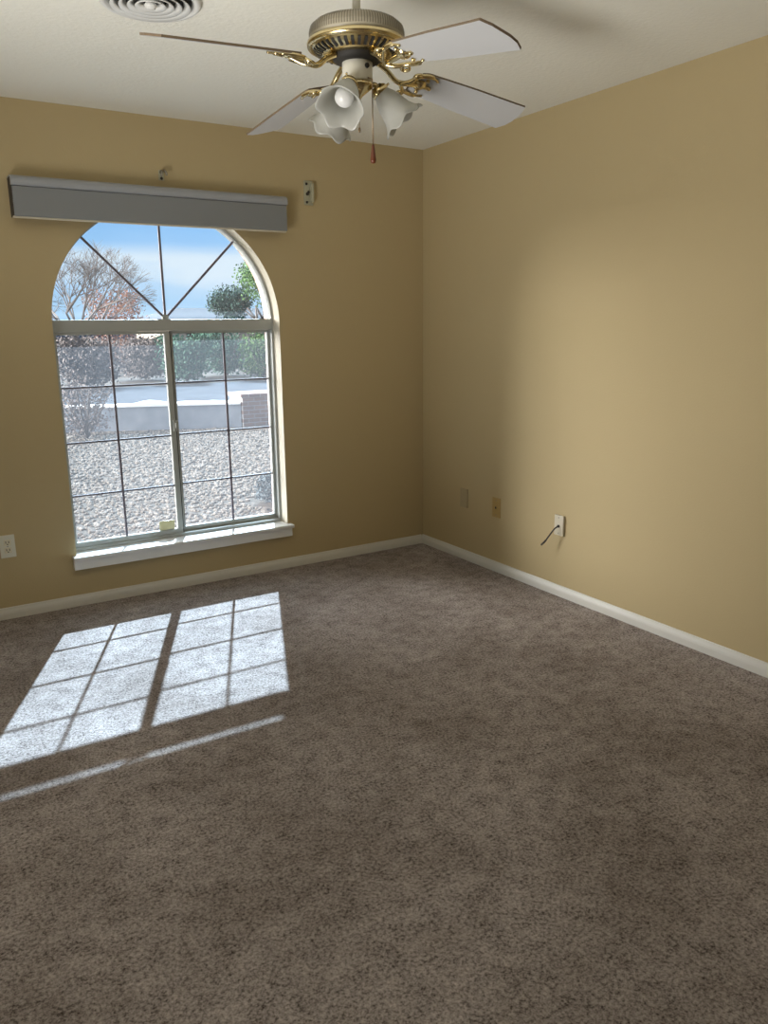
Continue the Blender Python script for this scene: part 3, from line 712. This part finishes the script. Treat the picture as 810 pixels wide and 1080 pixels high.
def shrub(label, x, y, w, h, leafm, n, size, name='shrub', group=None):
    t = thing(name, label, 'shrub', (x, y, G), group)
    bm = bmesh.new()
    for k in range(9):
        aa = random.uniform(0, 6.28); tube(bm, [(0, 0, 0), (math.cos(aa) * w * .25, math.sin(aa) * w * .25, h * .5), (math.cos(aa) * w * .4, math.sin(aa) * w * .4, h * .85)], [0.02, 0.014, 0.006], 5)
    link_mesh('stem', bm, M['bark'], t)
    bm = bmesh.new(); leaf_cloud(bm, (0, 0, h * .5), (w * .5, w * .5, h * .5), n, size); leaf_cloud(bm, (0, 0, h * .22), (w * .45, w * .45, h * .24), n // 2, size)
    for _ in range(6):
        leaf_cloud(bm, (random.uniform(-.3, .3) * w, random.uniform(-.3, .3) * w, h * random.uniform(.45, .8)), (w * .22, w * .22, h * .22), n // 6, size)
    link_mesh('foliage', bm, leafm, t); return t

# big bare tree rising on the left
bt = thing('bare_tree', 'bare grey tree with fine spreading twigs, left in the arched light', 'tree', (2.24, 22.0, G)); bt.scale = (1.08, 1.08, 1.08)
bm = bmesh.new(); tube(bm, [(0, 0, 0), (0.05, 0, 0.5), (0.0, 0, 1.1)], [0.16, 0.13, 0.12], 8)
random.seed(21)
for k in range(9):
    aa = k * 0.70; limbs(bm, Vector((0, 0, 0.9 + 0.05 * k)), Vector((math.cos(aa) * .75, math.sin(aa) * .75, 0.75)).normalized(), 0.95, 0.045, 5, 0.42)
link_mesh('branches', bm, M['bark'], bt)
shrub('russet bush with dry reddish leaves behind the right side of the bare tree', 4.73, 27.0, 2.8, 3.3, M['leaf_red'], 1500, 0.05, 'russet_bush')
shrub('dry grey-brown bush in front of the left end of the low wall', -0.52, 7.95, 1.0, 0.85, M['leaf_dry'], 900, 0.022, 'dry_bush')
tree('green_tree', 'light green tree at the right edge of the arched light', 'tree', 10.5, 26.0, 4.6, 1.5, M['leaf'], 3500, 0.055, 1.3)
tree('dark_tree', 'dark green rounded tree left of the light green tree', 'tree', 12.0, 34.0, 3.75, 1.3, M['leaf_dark'], 3000, 0.06, 1.0)
HS = [(1.9, 19.0, 2.3, 1.5, 'leaf_dry', 'dry grey-brown bush below the bare tree, leftmost of the row across the road'),
      (3.6, 19.6, 2.0, 1.45, 'leaf_dry', 'dry grey-brown bush across the road, second from the left in its row'),
      (4.9, 19.8, 1.9, 1.5, 'leaf_blue', 'blue-green bush directly behind the centre post, across the road'),
      (6.3, 20.0, 2.0, 1.55, 'leaf_blue', 'blue-green bush across the road, between the centre post and the light green bush'),
      (7.36, 19.6, 1.8, 1.55, 'leaf', 'light green bush at the right end of the row across the road')]
for i, (x, y, w, h, lm, lab) in enumerate(HS):
    dy = 2.0 * (i % 2) - 0.7; sl = (x + 2.9) / (y + 4.2); x += sl * dy; y += dy
    shrub(lab, x, y, w, h, M[lm], 2200, 0.05, 'hedge_shrub', 'bushes across the road')
# house across the road
hs = thing('house', 'distant single-storey house with a low grey roof behind the hedge', 'house', (17.6, 46.0, G))
nbox('house_wall', (-5, 5, 0, 8, 0, 2.1), M['stucco'], hs)
bm = bmesh.new(); V = [bm.verts.new(p) for p in ((-5.6, -.6, 2.1), (5.6, -.6, 2.1), (5.6, 8.6, 2.1), (-5.6, 8.6, 2.1), (-3.2, 4, 2.85), (3.2, 4, 2.85))]
for q in ((0, 1, 5, 4), (1, 2, 5), (2, 3, 4, 5), (3, 0, 4), (0, 1, 2, 3)): bm.faces.new([V[i] for i in q])
link_mesh('roof', bm, M['roofing'], hs)
nbox('window', (-4, -2.4, -0.03, -0.001, 0.9, 1.9), M['dark'], hs); nbox('window', (2.4, 4.0, -0.03, -0.001, 0.9, 1.9), M['dark'], hs)
# hills on the horizon
bm = bmesh.new(); prevv = None
for i in range(81):
    tt = i / 80; x = -30 + 150 * tt; h = 1.7 + 0.6 * math.sin(tt * 17) + 0.5 * math.sin(tt * 41 + 1) + 0.2 * math.sin(tt * 97)
    cur = (bm.verts.new((x, 112, G - .02)), bm.verts.new((x, 114, max(0.6, h))), bm.verts.new((x, 118, G - .02)))
    if prevv: bm.faces.new((prevv[0], cur[0], cur[1], prevv[1])); bm.faces.new((prevv[1], cur[1], cur[2], prevv[2]))
    prevv = cur
link_mesh('hills', bm, M['hill'], kind='structure')
# leafy clump added for an unidentified dark patch near the window's lower right
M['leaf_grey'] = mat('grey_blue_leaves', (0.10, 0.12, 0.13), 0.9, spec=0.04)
shrub('low grey-blue leafy clump added for a dark patch outside the lower right corner of the window', -0.03, 2.35, 0.44, 0.30, M['leaf_grey'], 900, 0.018, 'dark_patch_clump')
